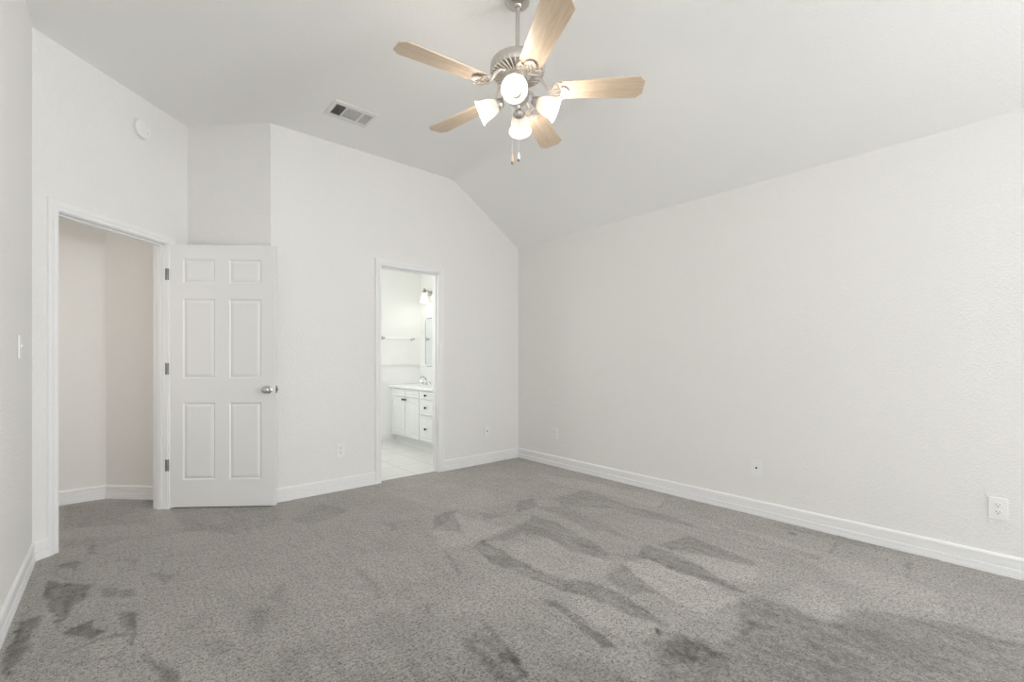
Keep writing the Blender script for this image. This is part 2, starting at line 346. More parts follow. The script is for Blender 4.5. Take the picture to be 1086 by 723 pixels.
# ------------------------------------------------------------------ carpet floor with its vacuum and foot marks in the pile and broad darker zones
F_PX = 482.84; HY = 381.25
def floor_pt(x, y):
    l = (x - 543.0) / F_PX; Z = EYE * F_PX / (y - HY); l *= Z
    return (l * math.cos(YAW) + Z * math.sin(YAW), Z * math.cos(YAW) - l * math.sin(YAW))
def crop(ox, oy, sc, pts): return [floor_pt(ox + x / sc, oy + y / sc) for x, y in pts]
R1 = (0, 520, 3.56); R2 = (270, 500, 3.243); R3 = (500, 480, 3.287); R4 = (700, 520, 3.56)
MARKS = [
    ((0, 0, 1), [(300,690),(420,640),(520,655),(700,672),(700,760),(250,760)], -.22, .12),  # this zone and the next two darken the carpet colour over the near floor
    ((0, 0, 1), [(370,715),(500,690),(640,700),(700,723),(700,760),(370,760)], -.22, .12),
    ((0, 0, 1), [(690,680),(760,640),(900,650),(1086,672),(1086,760),(690,760)], -.20, .05),  # below, mostly where the pile lies the other way: (outline on the floor, amount, softness in metres)
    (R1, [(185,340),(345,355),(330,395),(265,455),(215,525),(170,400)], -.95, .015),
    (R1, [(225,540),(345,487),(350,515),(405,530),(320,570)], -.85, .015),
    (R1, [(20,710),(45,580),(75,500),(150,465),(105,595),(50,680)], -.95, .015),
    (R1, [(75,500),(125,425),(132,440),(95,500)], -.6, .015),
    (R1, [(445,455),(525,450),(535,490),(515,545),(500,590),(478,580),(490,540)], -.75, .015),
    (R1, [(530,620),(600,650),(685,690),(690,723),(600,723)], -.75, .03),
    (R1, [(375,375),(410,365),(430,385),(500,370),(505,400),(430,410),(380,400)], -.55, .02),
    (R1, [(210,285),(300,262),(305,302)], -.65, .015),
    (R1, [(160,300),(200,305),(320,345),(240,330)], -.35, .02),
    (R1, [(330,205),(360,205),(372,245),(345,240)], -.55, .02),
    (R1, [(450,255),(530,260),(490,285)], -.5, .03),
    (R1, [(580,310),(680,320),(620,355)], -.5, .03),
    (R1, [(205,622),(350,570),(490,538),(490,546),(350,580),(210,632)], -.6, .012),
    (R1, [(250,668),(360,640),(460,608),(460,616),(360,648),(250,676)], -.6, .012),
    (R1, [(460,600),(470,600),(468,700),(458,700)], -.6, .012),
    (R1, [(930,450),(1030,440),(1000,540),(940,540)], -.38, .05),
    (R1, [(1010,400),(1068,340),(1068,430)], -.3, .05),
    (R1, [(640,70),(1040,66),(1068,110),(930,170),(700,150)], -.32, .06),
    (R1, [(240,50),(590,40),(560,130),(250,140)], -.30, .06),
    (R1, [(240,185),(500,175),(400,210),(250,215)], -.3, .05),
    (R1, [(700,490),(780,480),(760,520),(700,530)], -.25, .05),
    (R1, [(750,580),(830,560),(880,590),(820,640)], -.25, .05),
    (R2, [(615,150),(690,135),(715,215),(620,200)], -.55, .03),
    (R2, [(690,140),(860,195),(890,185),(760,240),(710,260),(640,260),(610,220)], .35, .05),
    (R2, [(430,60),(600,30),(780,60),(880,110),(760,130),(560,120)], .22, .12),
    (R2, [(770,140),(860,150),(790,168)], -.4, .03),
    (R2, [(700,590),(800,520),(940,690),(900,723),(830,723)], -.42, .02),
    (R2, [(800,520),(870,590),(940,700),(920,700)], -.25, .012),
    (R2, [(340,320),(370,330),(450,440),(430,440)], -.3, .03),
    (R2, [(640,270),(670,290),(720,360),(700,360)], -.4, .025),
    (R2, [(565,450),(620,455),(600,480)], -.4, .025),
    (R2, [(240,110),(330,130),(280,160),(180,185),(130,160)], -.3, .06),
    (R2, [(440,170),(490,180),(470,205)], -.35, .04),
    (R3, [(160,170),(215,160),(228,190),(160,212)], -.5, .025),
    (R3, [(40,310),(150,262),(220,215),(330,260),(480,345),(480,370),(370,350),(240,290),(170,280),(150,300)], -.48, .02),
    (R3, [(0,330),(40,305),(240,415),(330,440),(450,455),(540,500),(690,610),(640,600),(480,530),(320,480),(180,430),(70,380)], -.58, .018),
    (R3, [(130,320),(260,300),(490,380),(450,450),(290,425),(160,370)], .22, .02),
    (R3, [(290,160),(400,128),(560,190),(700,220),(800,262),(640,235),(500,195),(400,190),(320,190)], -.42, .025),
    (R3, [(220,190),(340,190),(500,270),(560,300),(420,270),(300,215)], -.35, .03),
    (R3, [(220,70),(420,105),(690,160),(640,190),(450,140),(300,110)], .3, .05),  # paler strip along the right wall, put into the carpet colour
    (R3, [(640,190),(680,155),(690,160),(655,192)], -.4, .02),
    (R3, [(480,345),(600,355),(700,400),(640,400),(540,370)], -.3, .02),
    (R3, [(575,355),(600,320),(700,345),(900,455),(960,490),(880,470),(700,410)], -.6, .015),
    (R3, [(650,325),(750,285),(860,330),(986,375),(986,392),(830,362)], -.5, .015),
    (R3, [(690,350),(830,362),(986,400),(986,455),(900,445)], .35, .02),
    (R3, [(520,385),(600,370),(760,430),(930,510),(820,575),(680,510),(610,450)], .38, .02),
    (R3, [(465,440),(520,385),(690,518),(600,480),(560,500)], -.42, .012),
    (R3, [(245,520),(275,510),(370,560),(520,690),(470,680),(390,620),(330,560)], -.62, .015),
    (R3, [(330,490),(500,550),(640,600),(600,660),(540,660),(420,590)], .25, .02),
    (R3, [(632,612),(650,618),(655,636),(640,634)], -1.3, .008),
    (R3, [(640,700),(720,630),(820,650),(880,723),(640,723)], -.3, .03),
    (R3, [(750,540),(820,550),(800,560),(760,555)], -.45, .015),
    (R4, [(0,610),(70,540),(200,590),(300,540),(300,420),(340,398),(480,430),(620,505),(760,440),(1068,500),(1450,600),(1450,850),(0,850)], -.50, .07),  # broad area at the near right, carpet colour deepened to tone the floor down
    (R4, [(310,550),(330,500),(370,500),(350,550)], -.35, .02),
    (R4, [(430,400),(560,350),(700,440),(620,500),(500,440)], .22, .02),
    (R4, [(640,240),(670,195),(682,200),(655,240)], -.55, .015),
    (R4, [(925,330),(935,265),(952,255),(940,330)], -.55, .015),
    (R4, [(485,158),(510,162),(508,172),(488,170)], -1.0, .01),
    (R4, [(130,100),(330,150),(640,240),(930,330),(1068,390),(1068,470),(930,440),(700,340),(500,240),(230,150)], .25, .04),
    (R4, [(220,130),(400,190),(600,250),(590,265),(400,210),(230,150)], -.3, .02),
    (R4, [(430,120),(700,180),(960,240),(950,255),(690,195),(430,135)], -.35, .02),
]
gx = np.arange(-2.2, XR + .06, .012); gy = np.arange(FRONT - .1, 5.2, .012)
GX, GY = np.meshgrid(gx, gy); nx_, ny_ = len(gx), len(gy)
def vnoise(x, y, seed):
    rs = np.random.RandomState(seed); g = rs.rand(257, 257)
    xi = np.floor(x).astype(int); yi = np.floor(y).astype(int); fx = x - xi; fy = y - yi
    fx = fx * fx * (3 - 2 * fx); fy = fy * fy * (3 - 2 * fy); q = lambda a, b: g[a % 257, b % 257]
    return (q(xi, yi) * (1 - fx) + q(xi + 1, yi) * fx) * (1 - fy) + (q(xi, yi + 1) * (1 - fx) + q(xi + 1, yi + 1) * fx) * fy - .5
wx = GX + .03 * vnoise(GX * 9, GY * 9, 1) + .022 * vnoise(GX * 30, GY * 30, 2)
wy = GY + .03 * vnoise(GX * 9, GY * 9, 3) + .022 * vnoise(GX * 30, GY * 30, 4)
lay = np.zeros_like(GX)
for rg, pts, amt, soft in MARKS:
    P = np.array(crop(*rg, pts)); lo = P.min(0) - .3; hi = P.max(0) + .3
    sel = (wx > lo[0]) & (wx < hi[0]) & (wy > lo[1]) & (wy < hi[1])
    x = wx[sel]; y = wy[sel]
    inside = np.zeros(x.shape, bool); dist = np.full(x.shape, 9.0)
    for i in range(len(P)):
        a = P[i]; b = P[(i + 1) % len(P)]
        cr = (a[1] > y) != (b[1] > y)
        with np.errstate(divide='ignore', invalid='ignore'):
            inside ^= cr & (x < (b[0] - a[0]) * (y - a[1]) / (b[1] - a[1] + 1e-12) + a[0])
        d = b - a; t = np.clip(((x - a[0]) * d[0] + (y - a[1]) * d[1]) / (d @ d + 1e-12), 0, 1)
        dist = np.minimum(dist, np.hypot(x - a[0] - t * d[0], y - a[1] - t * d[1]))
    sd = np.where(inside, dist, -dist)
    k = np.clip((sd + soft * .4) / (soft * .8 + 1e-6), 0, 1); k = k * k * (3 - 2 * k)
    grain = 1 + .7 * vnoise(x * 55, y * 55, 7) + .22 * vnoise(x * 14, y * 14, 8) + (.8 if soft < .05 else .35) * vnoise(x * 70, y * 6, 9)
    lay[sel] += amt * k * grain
keep = ~((GX[:-1, :-1] > 1.02) & (GY[:-1, :-1] > D + .052))
idx = np.arange(nx_ * ny_).reshape(ny_, nx_)
quads = np.stack([idx[:-1, :-1], idx[:-1, 1:], idx[1:, 1:], idx[1:, :-1]], -1)[keep]
me = bpy.data.meshes.new('floor')
me.vertices.add(nx_ * ny_); co = np.stack([GX, GY, .0025 * (vnoise(GX * 40, GY * 40, 11) + vnoise(GX * 5, GY * 5, 12)) + .0015 * np.clip(lay, -1, 1)], -1)
me.vertices.foreach_set('co', co.astype(np.float32).ravel())
nq = len(quads); me.loops.add(nq * 4); me.loops.foreach_set('vertex_index', quads.astype(np.int32).ravel())
me.polygons.add(nq); me.polygons.foreach_set('loop_start', np.arange(0, nq * 4, 4, dtype=np.int32))
me.update(calc_edges=True)
at = me.attributes.new('pile_lay_tone', 'FLOAT', 'POINT'); at.data.foreach_set('value', lay.astype(np.float32).ravel())
me.materials.append(M_carpet); me.polygons.foreach_set('use_smooth', [True] * nq)
structure((lambda o: (COL.objects.link(o), o)[1])(bpy.data.objects.new('floor', me)), 'grey cut-pile carpet with vacuum and foot marks')

# ------------------------------------------------------------------ baseboards and casings
BASE = [(0, 0), (.016, 0), (.016, .019), (.0135, .021), (.0145, .024), (.0145, .044), (.012, .047), (.005, .048), (.005, .0525), (.0105, .0545), (.010, .086), (.0085, .0885),
        (.0125, .090), (.0125, .100), (.010, .107), (.005, .112), (0, .1125)]
def sweep(pts, names, mat_, left=True, prof=BASE, parent=None):
    """mitred board along a floor path; the room lies to the left (or right) of the walking direction; one mesh per straight run"""
    pts = [Vector(p) for p in pts]; n = len(pts); sg = 1 if left else -1
    nr = [Vector((-(pts[i + 1] - pts[i]).y, (pts[i + 1] - pts[i]).x)).normalized() * sg for i in range(n - 1)]
    mit = []
    for i in range(n):
        if i == 0: mit.append(nr[0])
        elif i == n - 1: mit.append(nr[-1])
        else:
            h = (nr[i - 1] + nr[i]).normalized(); mit.append(h / h.dot(nr[i]))
    for i in range(n - 1):
        if not names[i]: continue
        k = len(prof); vs = [tuple(pts[j] + mit[j] * d) + (z,) for j in (i, i + 1) for d, z in prof]
        fs = [(a, (a + 1) % k, k + (a + 1) % k, k + a) for a in range(k)] + [tuple(range(k)), tuple(range(2 * k - 1, k - 1, -1))]
        o = MB().raw(vs, fs).build(names[i], mat_, smooth=None); structure(o)
sweep([(XL, FRONT), A, A + e1 * (ES0 - CW)], ['baseboard_left', 'baseboard_entry'], M_trim, left=False)
sweep([A + e1 * (ES1 + CW), B, Cc, (BX0 - CW, D)], ['baseboard_corner', 'baseboard_return', 'baseboard_back'], M_trim, left=False)
sweep([(BX1 + CW, D), (XR, D), (XR, FRONT)], ['baseboard_back', 'baseboard_right'], M_trim, left=False)
sweep([(-2.1, 5.075), (HS - 5.075, 5.075), (0.335, HS - .335)], ['baseboard_hall', 'baseboard_hall'], M_trim, left=False)
sweep([(BL, BB), (2.95, BB)], ['baseboard_bath'], M_trim, left=False)

CAS = [(0, 0), (0, .008), (.003, .0105), (.018, .0115), (.021, .009), (.024, .0095), (.027, .013), (.043, .0165), (.053, .0175), (.058, .016), (.060, .012), (.060, 0)]
def casing(name, base, e, n, s0, s1, zt, depth, stop_off):
    """moulded casing around an opening plus jamb and stop as its children; n points into the bedroom"""
    e = Vector(e); n = Vector(n); base = Vector(base); s0r = s0 - .004; s1r = s1 + .004; ztr = zt + .004
    W = lambda s, z, o: tuple(base + e * s + n * o) + (z,)
    path = [((s0r, 0), (-1, 0)), ((s0r, ztr), (-1, 1)), ((s1r, ztr), (1, 1)), ((s1r, 0), (1, 0))]
    k = len(CAS); mb = MB()
    vs = [W(p[0] + d[0] * u, p[1] + d[1] * u, o) for p, d in path for u, o in CAS]
    fs = [(j * k + a, j * k + (a + 1) % k, (j + 1) * k + (a + 1) % k, (j + 1) * k + a) for j in range(3) for a in range(k)]
    fs += [tuple(range(k)), tuple(range(4 * k - 1, 3 * k - 1, -1))]
    t = structure(mb.raw(vs, fs).build(name, M_trim))
    Mw = Matrix(((e.x, n.x, 0, base.x), (e.y, n.y, 0, base.y), (0, 0, 1, 0), (0, 0, 0, 1)))
    j = MB(); j.box(s0 - JT, s0, -depth, 0, 0, zt + JT, M=Mw); j.box(s1, s1 + JT, -depth, 0, 0, zt + JT, M=Mw); j.box(s0, s1, -depth, 0, zt, zt + JT, M=Mw)
    j.build('jamb', M_trim, t)
    q = MB(); a, b = stop_off
    q.box(s0, s0 + .011, -b, -a, 0, zt, M=Mw); q.box(s1 - .011, s1, -b, -a, 0, zt, M=Mw); q.box(s0 + .011, s1 - .011, -b, -a, zt - .011, zt, M=Mw)
    q.build('door_stop', M_trim, t, bevel=.002)
    return t, Mw
trim_entry, MW = casing('trim_1', A, e1, n1, ES0, ES1, EZ, T, (.040, .075))
trim_bath, MWb = casing('trim_2', (0, D), (1, 0), (0, -1), BX0, BX1, BZ, T, (.035, .070))
# hinge plates let into the entry jamb
for z in (1.811, 1.082, .338):
    h = MB(); h.box(ES1 - .0015, ES1 + .001, -.016, -.002, z - .045, z + .045, M=MW)
    h.tube([MW @ Vector((ES1 + .003, .006, z - .045)), MW @ Vector((ES1 + .003, .006, z + .045))], .0055, 10)
    h.build('hinge', M_steel, trim_entry)

# ------------------------------------------------------------------ panelled slabs (the door, the vanity doors)
def panel_face(mb, W, H, panels, M, depth=.007, border=.030, mi=0):
    """front at y=0 facing -y, with sunk and raised panels; panels = (x0, x1, z0, z1)"""
    xs = sorted({0, W, *[p[0] for p in panels], *[p[1] for p in panels]}); zs = sorted({0, H, *[p[2] for p in panels], *[p[3] for p in panels]})
    for i in range(len(xs) - 1):
        for k in range(len(zs) - 1):
            cx = (xs[i] + xs[i + 1]) / 2; cz = (zs[k] + zs[k + 1]) / 2
            if any(p[0] < cx < p[1] and p[2] < cz < p[3] for p in panels): continue
            mb.raw([(xs[i], 0, zs[k]), (xs[i + 1], 0, zs[k]), (xs[i + 1], 0, zs[k + 1]), (xs[i], 0, zs[k + 1])], [(0, 1, 2, 3)], mi, M)
    rings = [(0, 0), (.003, .001), (.009, depth), (.013, depth), (border, depth * .25), (border + .003, depth * .15)]
    for x0, x1, z0, z1 in panels:
        vs = []
        for ins, dy in rings: vs += [(x0 + ins, dy, z0 + ins), (x1 - ins, dy, z0 + ins), (x1 - ins, dy, z1 - ins), (x0 + ins, dy, z1 - ins)]
        fs = [(r * 4 + c, r * 4 + (c + 1) % 4, r * 4 + 4 + (c + 1) % 4, r * 4 + 4 + c) for r in range(len(rings) - 1) for c in range(4)]
        fs.append(tuple((len(rings) - 1) * 4 + c for c in range(4)))
        mb.raw(vs, fs, mi, M)
def slab(W, H, TH, panels, both=True, **kw):
    mb = MB(); I = Matrix.Identity(4)
    panel_face(mb, W, H, panels, I, **kw)
    if both: panel_face(mb, W, H, [(W - p[1], W - p[0], p[2], p[3]) for p in panels], Matrix.Translation((W, TH, 0)) @ Matrix.Rotation(PI, 4, 'Z'), **kw)
    else: mb.raw([(0, TH, 0), (W, TH, 0), (W, TH, H), (0, TH, H)], [(0, 1, 2, 3)])
    mb.raw([(0, 0, 0), (0, TH, 0), (0, TH, H), (0, 0, H)], [(0, 1, 2, 3)]); mb.raw([(W, 0, 0), (W, TH, 0), (W, TH, H), (W, 0, H)], [(0, 1, 2, 3)])
    mb.raw([(0, 0, 0), (W, 0, 0), (W, TH, 0), (0, TH, 0)], [(0, 1, 2, 3)]); mb.raw([(0, 0, H), (W, 0, H), (W, TH, H), (0, TH, H)], [(0, 1, 2, 3)])
    return mb

DW, DH, DT = .808, 2.030, .035
F0 = Vector((.2955, 4.4005)); ang = math.atan2(3.900 - 4.397, .943 - .300)
door = thing('door_1', 'white six-panel door standing open into the bedroom', 'door', (F0.x, F0.y, .012), ang); door['kind'] = 'structure'
pans = []
for x0, x1 in ((.110, .352), (.456, .702)):
    for z0, z1 in ((1.733, 1.921), (.994, 1.612), (.208, .808)): pans.append((x0, x1, z0, z1))
slab(DW, DH, DT, pans).build('door_leaf', M_door, door)
def knob_set(z, x, sgn):
    """rose, neck and ball, projecting along -y (sgn=-1) or +y"""
    R = Matrix.Translation((x, 0 if sgn < 0 else DT, z)) @ Matrix.Rotation(PI / 2 if sgn < 0 else -PI / 2, 4, 'X')
    mb = MB(); mb.lathe([(0, 0), (.031, 0), (.032, .004), (.028, .008), (.014, .010), (.012, .018), (.012, .026), (.018, .030), (.0265, .038), (.0285, .046), (.0265, .054), (.020, .060), (.010, .0625), (0, .063)], 28, M=R)
    return mb
k = knob_set(.907, .752, -1).build('door_knob', M_chrome, door, smooth=40); k['label'] = 'chrome round door knob'
k = knob_set(.907, .752, 1).build('door_knob', M_chrome, door, smooth=40); k['label'] = 'chrome round door knob'
mb = MB(); mb.box(DW - .0005, DW + .0015, .005, .030, .907 - .028, .907 + .028); mb.box(DW, DW + .011, .011, .024, .907 - .010, .907 + .010)
mb.build('latch', M_steel, door, bevel=.001)

# ------------------------------------------------------------------ wall plates
FACE = {'back': 0.0, 'right': -PI / 2, 'left': PI / 2, 'entry': EA}
def plate_base(W=.072, H=.118):
    mb = MB(); mb.box(-W / 2, W / 2, -.0065, 0, -H / 2, H / 2); return mb
def roundrect(w_, h_, r, k=5):
    p = []
    for cx, cy, a0 in ((w_ / 2 - r, h_ / 2 - r, 0), (-w_ / 2 + r, h_ / 2 - r, PI / 2), (-w_ / 2 + r, -h_ / 2 + r, PI), (w_ / 2 - r, -h_ / 2 + r, 1.5 * PI)):
        for i in range(k + 1): a = a0 + PI / 2 * i / k; p.append((cx + r * math.cos(a), cy + r * math.sin(a)))
    return p
RX = Matrix.Rotation(PI / 2, 4, 'X')             # prism z -> -y
def outlet(loc, side, label, group='wall plates'):
    t = thing('wall_outlet', label, 'outlet', loc, FACE[side])
    plate_base().build('cover_plate', M_plastic, t, bevel=.0025)
    for dz in (.0195, -.0195):
        mb = MB(); mb.prism(roundrect(.034, .028, .011), .006, .0085, M=Matrix.Translation((0, 0, dz)) @ RX)
        for sx, hh in ((-.0065, .008), (.0065, .0065)): mb.box(sx - .0012, sx + .0012, -.0088, -.0084, dz + .001, dz + .001 + hh, mi=1)
        mb.prism([(.0028 * math.cos(a * PI / 6), .0028 * math.sin(a * PI / 6) - .006) for a in range(12)], .0084, .0088, mi=1, M=Matrix.Translation((0, 0, dz)) @ RX)
        mb.build('receptacle', [M_plastic, M_dark], t)
    mb = MB(); mb.lathe([(0, .0085), (.003, .008), (.0035, .0065)], 10, M=RX); mb.build('screw', M_plastic, t)
    return t
outlet((3.585 - .0003, .138, .351), 'right', 'white duplex outlet low on right wall, closest to the camera')
outlet((XR - .0003, 3.419, .354), 'right', 'white duplex outlet low on right wall, near the far corner')
outlet((1.487, D - .0003, .354), 'back', 'white duplex outlet between the open panelled door and bathroom doorway')
def jack(loc, side, label, rad, mats):
    t = thing('wall_jack', label, 'wall jack', loc, FACE[side])
    plate_base().build('cover_plate', M_plastic, t, bevel=.0025)
    mb = MB(); mb.lathe([(rad * 1.5, .0062), (rad * 1.5, .0085), (rad, .009), (rad, .013), (rad * .55, .013), (rad * .5, .010), (0, .010)], 14, M=RX)
    mb.build('connector', mats, t)
    for dz in (.042, -.042):
        mb = MB(); mb.lathe([(0, .0078), (.0028, .0074), (.0034, .0062)], 10, M=Matrix.Translation((0, 0, dz)) @ RX); mb.build('screw', M_plastic, t)
jack((XR - .0003, 1.364, .351), 'right', 'white cable jack plate with one dark centre connector, on right wall', .0048, M_knob)
jack((3.116, D - .0003, .356), 'back', 'white jack plate on back wall, between bathroom doorway and room corner', .0055, M_wire)
t = thing('light_switch', 'white toggle light switch on left wall beside the entry doorway', 'light switch', (XL + .0003, 3.288, 1.215), FACE['left'])
plate_base().build('cover_plate', M_plastic, t, bevel=.0025)
mb = MB(); mb.box(-.005, .005, -.0075, -.006, -.012, .012); mb.box(-.004, .004, -.016, -.006, -.002, .008, M=Matrix.Rotation(-.35, 4, 'X')); mb.build('toggle', M_plastic, t, bevel=.0008)

# smoke alarm high on the entry wall
sm = A + e1 * .690
t = thing('smoke_alarm', 'round white smoke alarm high on wall above entry doorway', 'smoke alarm', (sm.x + n1.x * .0003, sm.y + n1.y * .0003, 2.812), FACE['entry'])
mb = MB(); mb.lathe([(0, 0), (.071, 0), (.072, .004), (.070, .010), (.066, .011)], 40, M=RX); mb.build('base', M_plastic, t, smooth=35)
mb = MB(); mb.lathe([(.064, .011), (.0645, .018), (.061, .023), (.052, .026), (.030, .0275), (.028, .026), (.026, .0275), (0, .028)], 40, M=RX); mb.build('cover', M_plastic, t, smooth=30)
mb = MB(); mb.lathe([(0, .0300), (.008, .0295), (.009, .0265)], 16, M=Matrix.Translation((.02, 0, .018)) @ RX); mb.build('test_button', M_vent, t)
mb = MB(); mb.lathe([(0, .0292), (.003, .0287), (.003, .0255)], 10, M=Matrix.Translation((.028, 0, -.018)) @ RX); mb.build('indicator_light', M_wire, t)

# ------------------------------------------------------------------ ceiling register
VX0, VX1, VY0, VY1 = 1.196, 1.531, 3.338, 3.594
t = thing('ceiling_vent', 'white metal air register in ceiling between fan and open door', 'vent', ((VX0 + VX1) / 2, (VY0 + VY1) / 2, HC))
hw, hh = (VX1 - VX0) / 2, (VY1 - VY0) / 2
ix, iy = hw - .030, hh - .048
fr = MB()
rings = [(hw, hh, -.0005), (hw, hh, -.003), (hw - .006, hh - .006, -.009), (ix + .004, iy + .004, -.010), (ix, iy, -.007), (ix, iy, -.001)]
vs = [];
for a, b, z in rings: vs += [(-a, -b, z), (a, -b, z), (a, b, z), (-a, b, z)]
fr.raw(vs, [(r * 4 + c, r * 4 + (c + 1) % 4, r * 4 + 4 + (c + 1) % 4, r * 4 + 4 + c) for r in range(5) for c in range(4)])
d1, d2 = -ix + .28 * (2 * ix), -ix + .74 * (2 * ix)
for dx in (d1, d2): fr.box(dx - .005, dx + .005, -iy, iy, -.010, -.002)
fr.build('frame', M_vent, t)
mb = MB(); mb.raw([(-ix, -iy, -.0008), (ix, -iy, -.0008), (ix, iy, -.0008), (-ix, iy, -.0008)], [(0, 1, 2, 3)]); mb.build('duct_opening', M_duct, t)
def louvers(name, x0, x1, y0, y1, along_y, tilt, n, wid, col):
    mb = MB()
    for i in range(n):
        f = (i + .5) / n
        if along_y:
            Mx = Matrix.Translation((x0 + (x1 - x0) * f, 0, -.0055)) @ Matrix.Rotation(tilt, 4, 'Y'); mb.box(-wid / 2, wid / 2, y0, y1, -.0005, .0005, M=Mx)
        else:
            Mx = Matrix.Translation((0, y0 + (y1 - y0) * f, -.0055)) @ Matrix.Rotation(tilt, 4, 'X'); mb.box(x0, x1, -wid / 2, wid / 2, -.0005, .0005, M=Mx)
    mb.build(name, col, t)
louvers('louver_bank', -ix, d1 - .005, -iy, iy, True, -1.0, 8, .0085, M_vent)
louvers('louver_bank', d1 + .005, d2 - .005, -iy, iy, False, .15, 14, .0082, M_vent)
louvers('louver_bank', d2 + .005, ix, -iy, iy, True, .9, 8, .0062, M_vent)

# ------------------------------------------------------------------ ceiling fan
FX, FY = 1.6006, 1.8016
fan = thing('ceiling_fan', 'five-blade maple ceiling fan with brushed nickel motor and four lit bell shades', 'ceiling fan', (FX, FY, HC))
Z = lambda z: z - HC
mb = MB(); mb.lathe([(0, Z(HC) - .001), (.062, -.001), (.064, -.005), (.060, -.012), (.048, -.019), (.034, -.024), (.024, -.026), (.020, -.034), (.012, -.038), (0, -.038)], 36)
mb.build('canopy', M_nickel, fan, smooth=40)
mb = MB(); mb.lathe([(.0115, -.036), (.0115, Z(2.735))], 16); mb.lathe([(0, Z(2.752)), (.018, Z(2.752)), (.020, Z(2.746)), (.020, Z(2.730)), (0, Z(2.730))], 20); mb.build('downrod', M_nickel, fan, smooth=40)
mb = MB(); mb.lathe([(0, Z(2.742)), (.030, Z(2.742)), (.075, Z(2.737)), (.118, Z(2.728)), (.136, Z(2.720)), (.143, Z(2.708)), (.1445, Z(2.690)), (.143, Z(2.672)), (.139, Z(2.664)),
                     (.130, Z(2.662)), (.128, Z(2.668)), (.060, Z(2.664)), (0, Z(2.664))], 56)
motor = mb.build('motor_housing', M_nickel, fan, smooth=35)
mb = MB()                                           # flared cooling ribs around the underside
for i in range(34):
    a = 2 * PI * i / 34
    mb.tube([(.068, 0, Z(2.655)), (.09, .003, Z(2.656)), (.115, .002, Z(2.660)), (.137, 0, Z(2.667)), (.1435, 0, Z(2.678))], [.0036, .0042, .0050, .0050, .0020], 6, M=Matrix.Rotation(a, 4, 'Z'))
mb.lathe([(.070, Z(2.664)), (.070, Z(2.652)), (.062, Z(2.647)), (.050, Z(2.645)), (0, Z(2.645))], 40)
mb.build('cooling_ribs', M_nickel_p, fan, smooth=40)
BZ_ = 2.572                                         # blade height
def blade_outline():
    r0, r1 = .198, .657; w0, w1 = .058, .0725; c = .030
    return [(r0 + .012, -w0 + .006), (r0 + .03, -w0), (r1 - c, -w1), (r1, -w1 + c * 1.0), (r1, w1 - c * 1.0), (r1 - c, w1), (r0 + .03, w0), (r0 + .012, w0 - .006), (r0, w0 - .022), (r0, -w0 + .022)]
def make_blade():
    mb = MB(); mb.prism(blade_outline(), -.003, .003); return mb.build('blade', M_wood, None, bevel=.0015)
def make_iron():
    mb = MB()
    z0 = -.0075
    plate = [(.168, -.010), (.180, -.016), (.186, -.032), (.190, -.050), (.202, -.060), (.218, -.058), (.226, -.046), (.220, -.034), (.224, -.024), (.238, -.028), (.252, -.022), (.262, -.010), (.268, 0)]
    plate = plate + [(x, -y) for x, y in reversed(plate[:-1])]
    mb.prism(plate, z0 - .003, z0)
    for sg in (-1, 1):                               # raised scrolls along the rim, curling in over the blade corners
        mb.tube([(x, sg * -y, z0 - .005) for x, y in plate[:13]], [.0038] * 12 + [.003], 8)
        mb.tube([(.226 + .013 * math.cos(k * .7) * (1 - k / 12), sg * (.046 + .013 * math.sin(k * .7) * (1 - k / 12)), z0 - .006) for k in range(10)], .0032, 8)
        mb.tube([(.176, sg * .006, z0 - .005), (.200, sg * .014, z0 - .007), (.218, sg * .016, z0 - .007), (.232, sg * .008, z0 - .006), (.226, sg * .002, z0 - .005)], [.003, .004, .004, .0035, .003], 8)
    for px, py in ((.245, 0), (.206, .040), (.206, -.040)):
        mb.lathe([(0, -.005), (.004, -.004), (.005, 0)], 10, M=Matrix.Translation((px, py, z0 - .003)))
    # the arm climbing to the motor (undo of the blade pitch is small over its width)
    mb.tube([(.205, 0, z0 - .003), (.180, 0, z0 - .001), (.160, 0, z0 + .018), (.140, 0, z0 + .052), (.118, 0, z0 + .078), (.090, 0, z0 + .083)], [.008, .009, .009, .009, .0085, .008], 10)
    return mb.build('blade_iron', M_nickel_p, None, smooth=40)
blade0 = make_blade(); iron0 = make_iron()
CAM0 = 212.56
for kk in range(5):
    a = math.radians(CAM0 + 72 * kk) - YAW
    b = blade0 if kk == 0 else blade0.copy(); i = iron0 if kk == 0 else iron0.copy()
    if kk: COL.objects.link(b); COL.objects.link(i)
    b.parent = fan; b.location = (0, 0, Z(BZ_)); b.rotation_euler = (-math.radians(11), 0, a)
    i.parent = b; i.location = (0, 0, 0); i.rotation_euler = (0, 0, 0)
# light kit
mb = MB(); mb.lathe([(0, Z(2.648)), (.046, Z(2.648)), (.050, Z(2.636)), (.050, Z(2.600)), (.058, Z(2.590)), (.062, Z(2.575)), (.062, Z(2.545)), (.056, Z(2.525)), (.040, Z(2.508)), (.022, Z(2.500)), (.014, Z(2.494)), (.012, Z(2.484)), (.006, Z(2.478)), (0, Z(2.477))], 40)
mb.build('light_fitter', M_nickel, fan, smooth=35)
def make_arm():
    mb = MB(); mb.tube([(.050, 0, Z(2.556)), (.064, 0, Z(2.562)), (.078, 0, Z(2.553)), (.088, 0, Z(2.534)), (.093, 0, Z(2.520))], [.009, .009, .0085, .0085, .010], 10)
    return mb
TILT = math.radians(23)
def shade_frame():                                   # local z runs out along the shade axis
    ax = Vector((math.cos(TILT), 0, -math.sin(TILT))); q = Vector((0, 0, 1)).rotation_difference(ax)
    return Matrix.Translation((.092, 0, Z(2.512))) @ q.to_matrix().to_4x4()
SF = shade_frame()
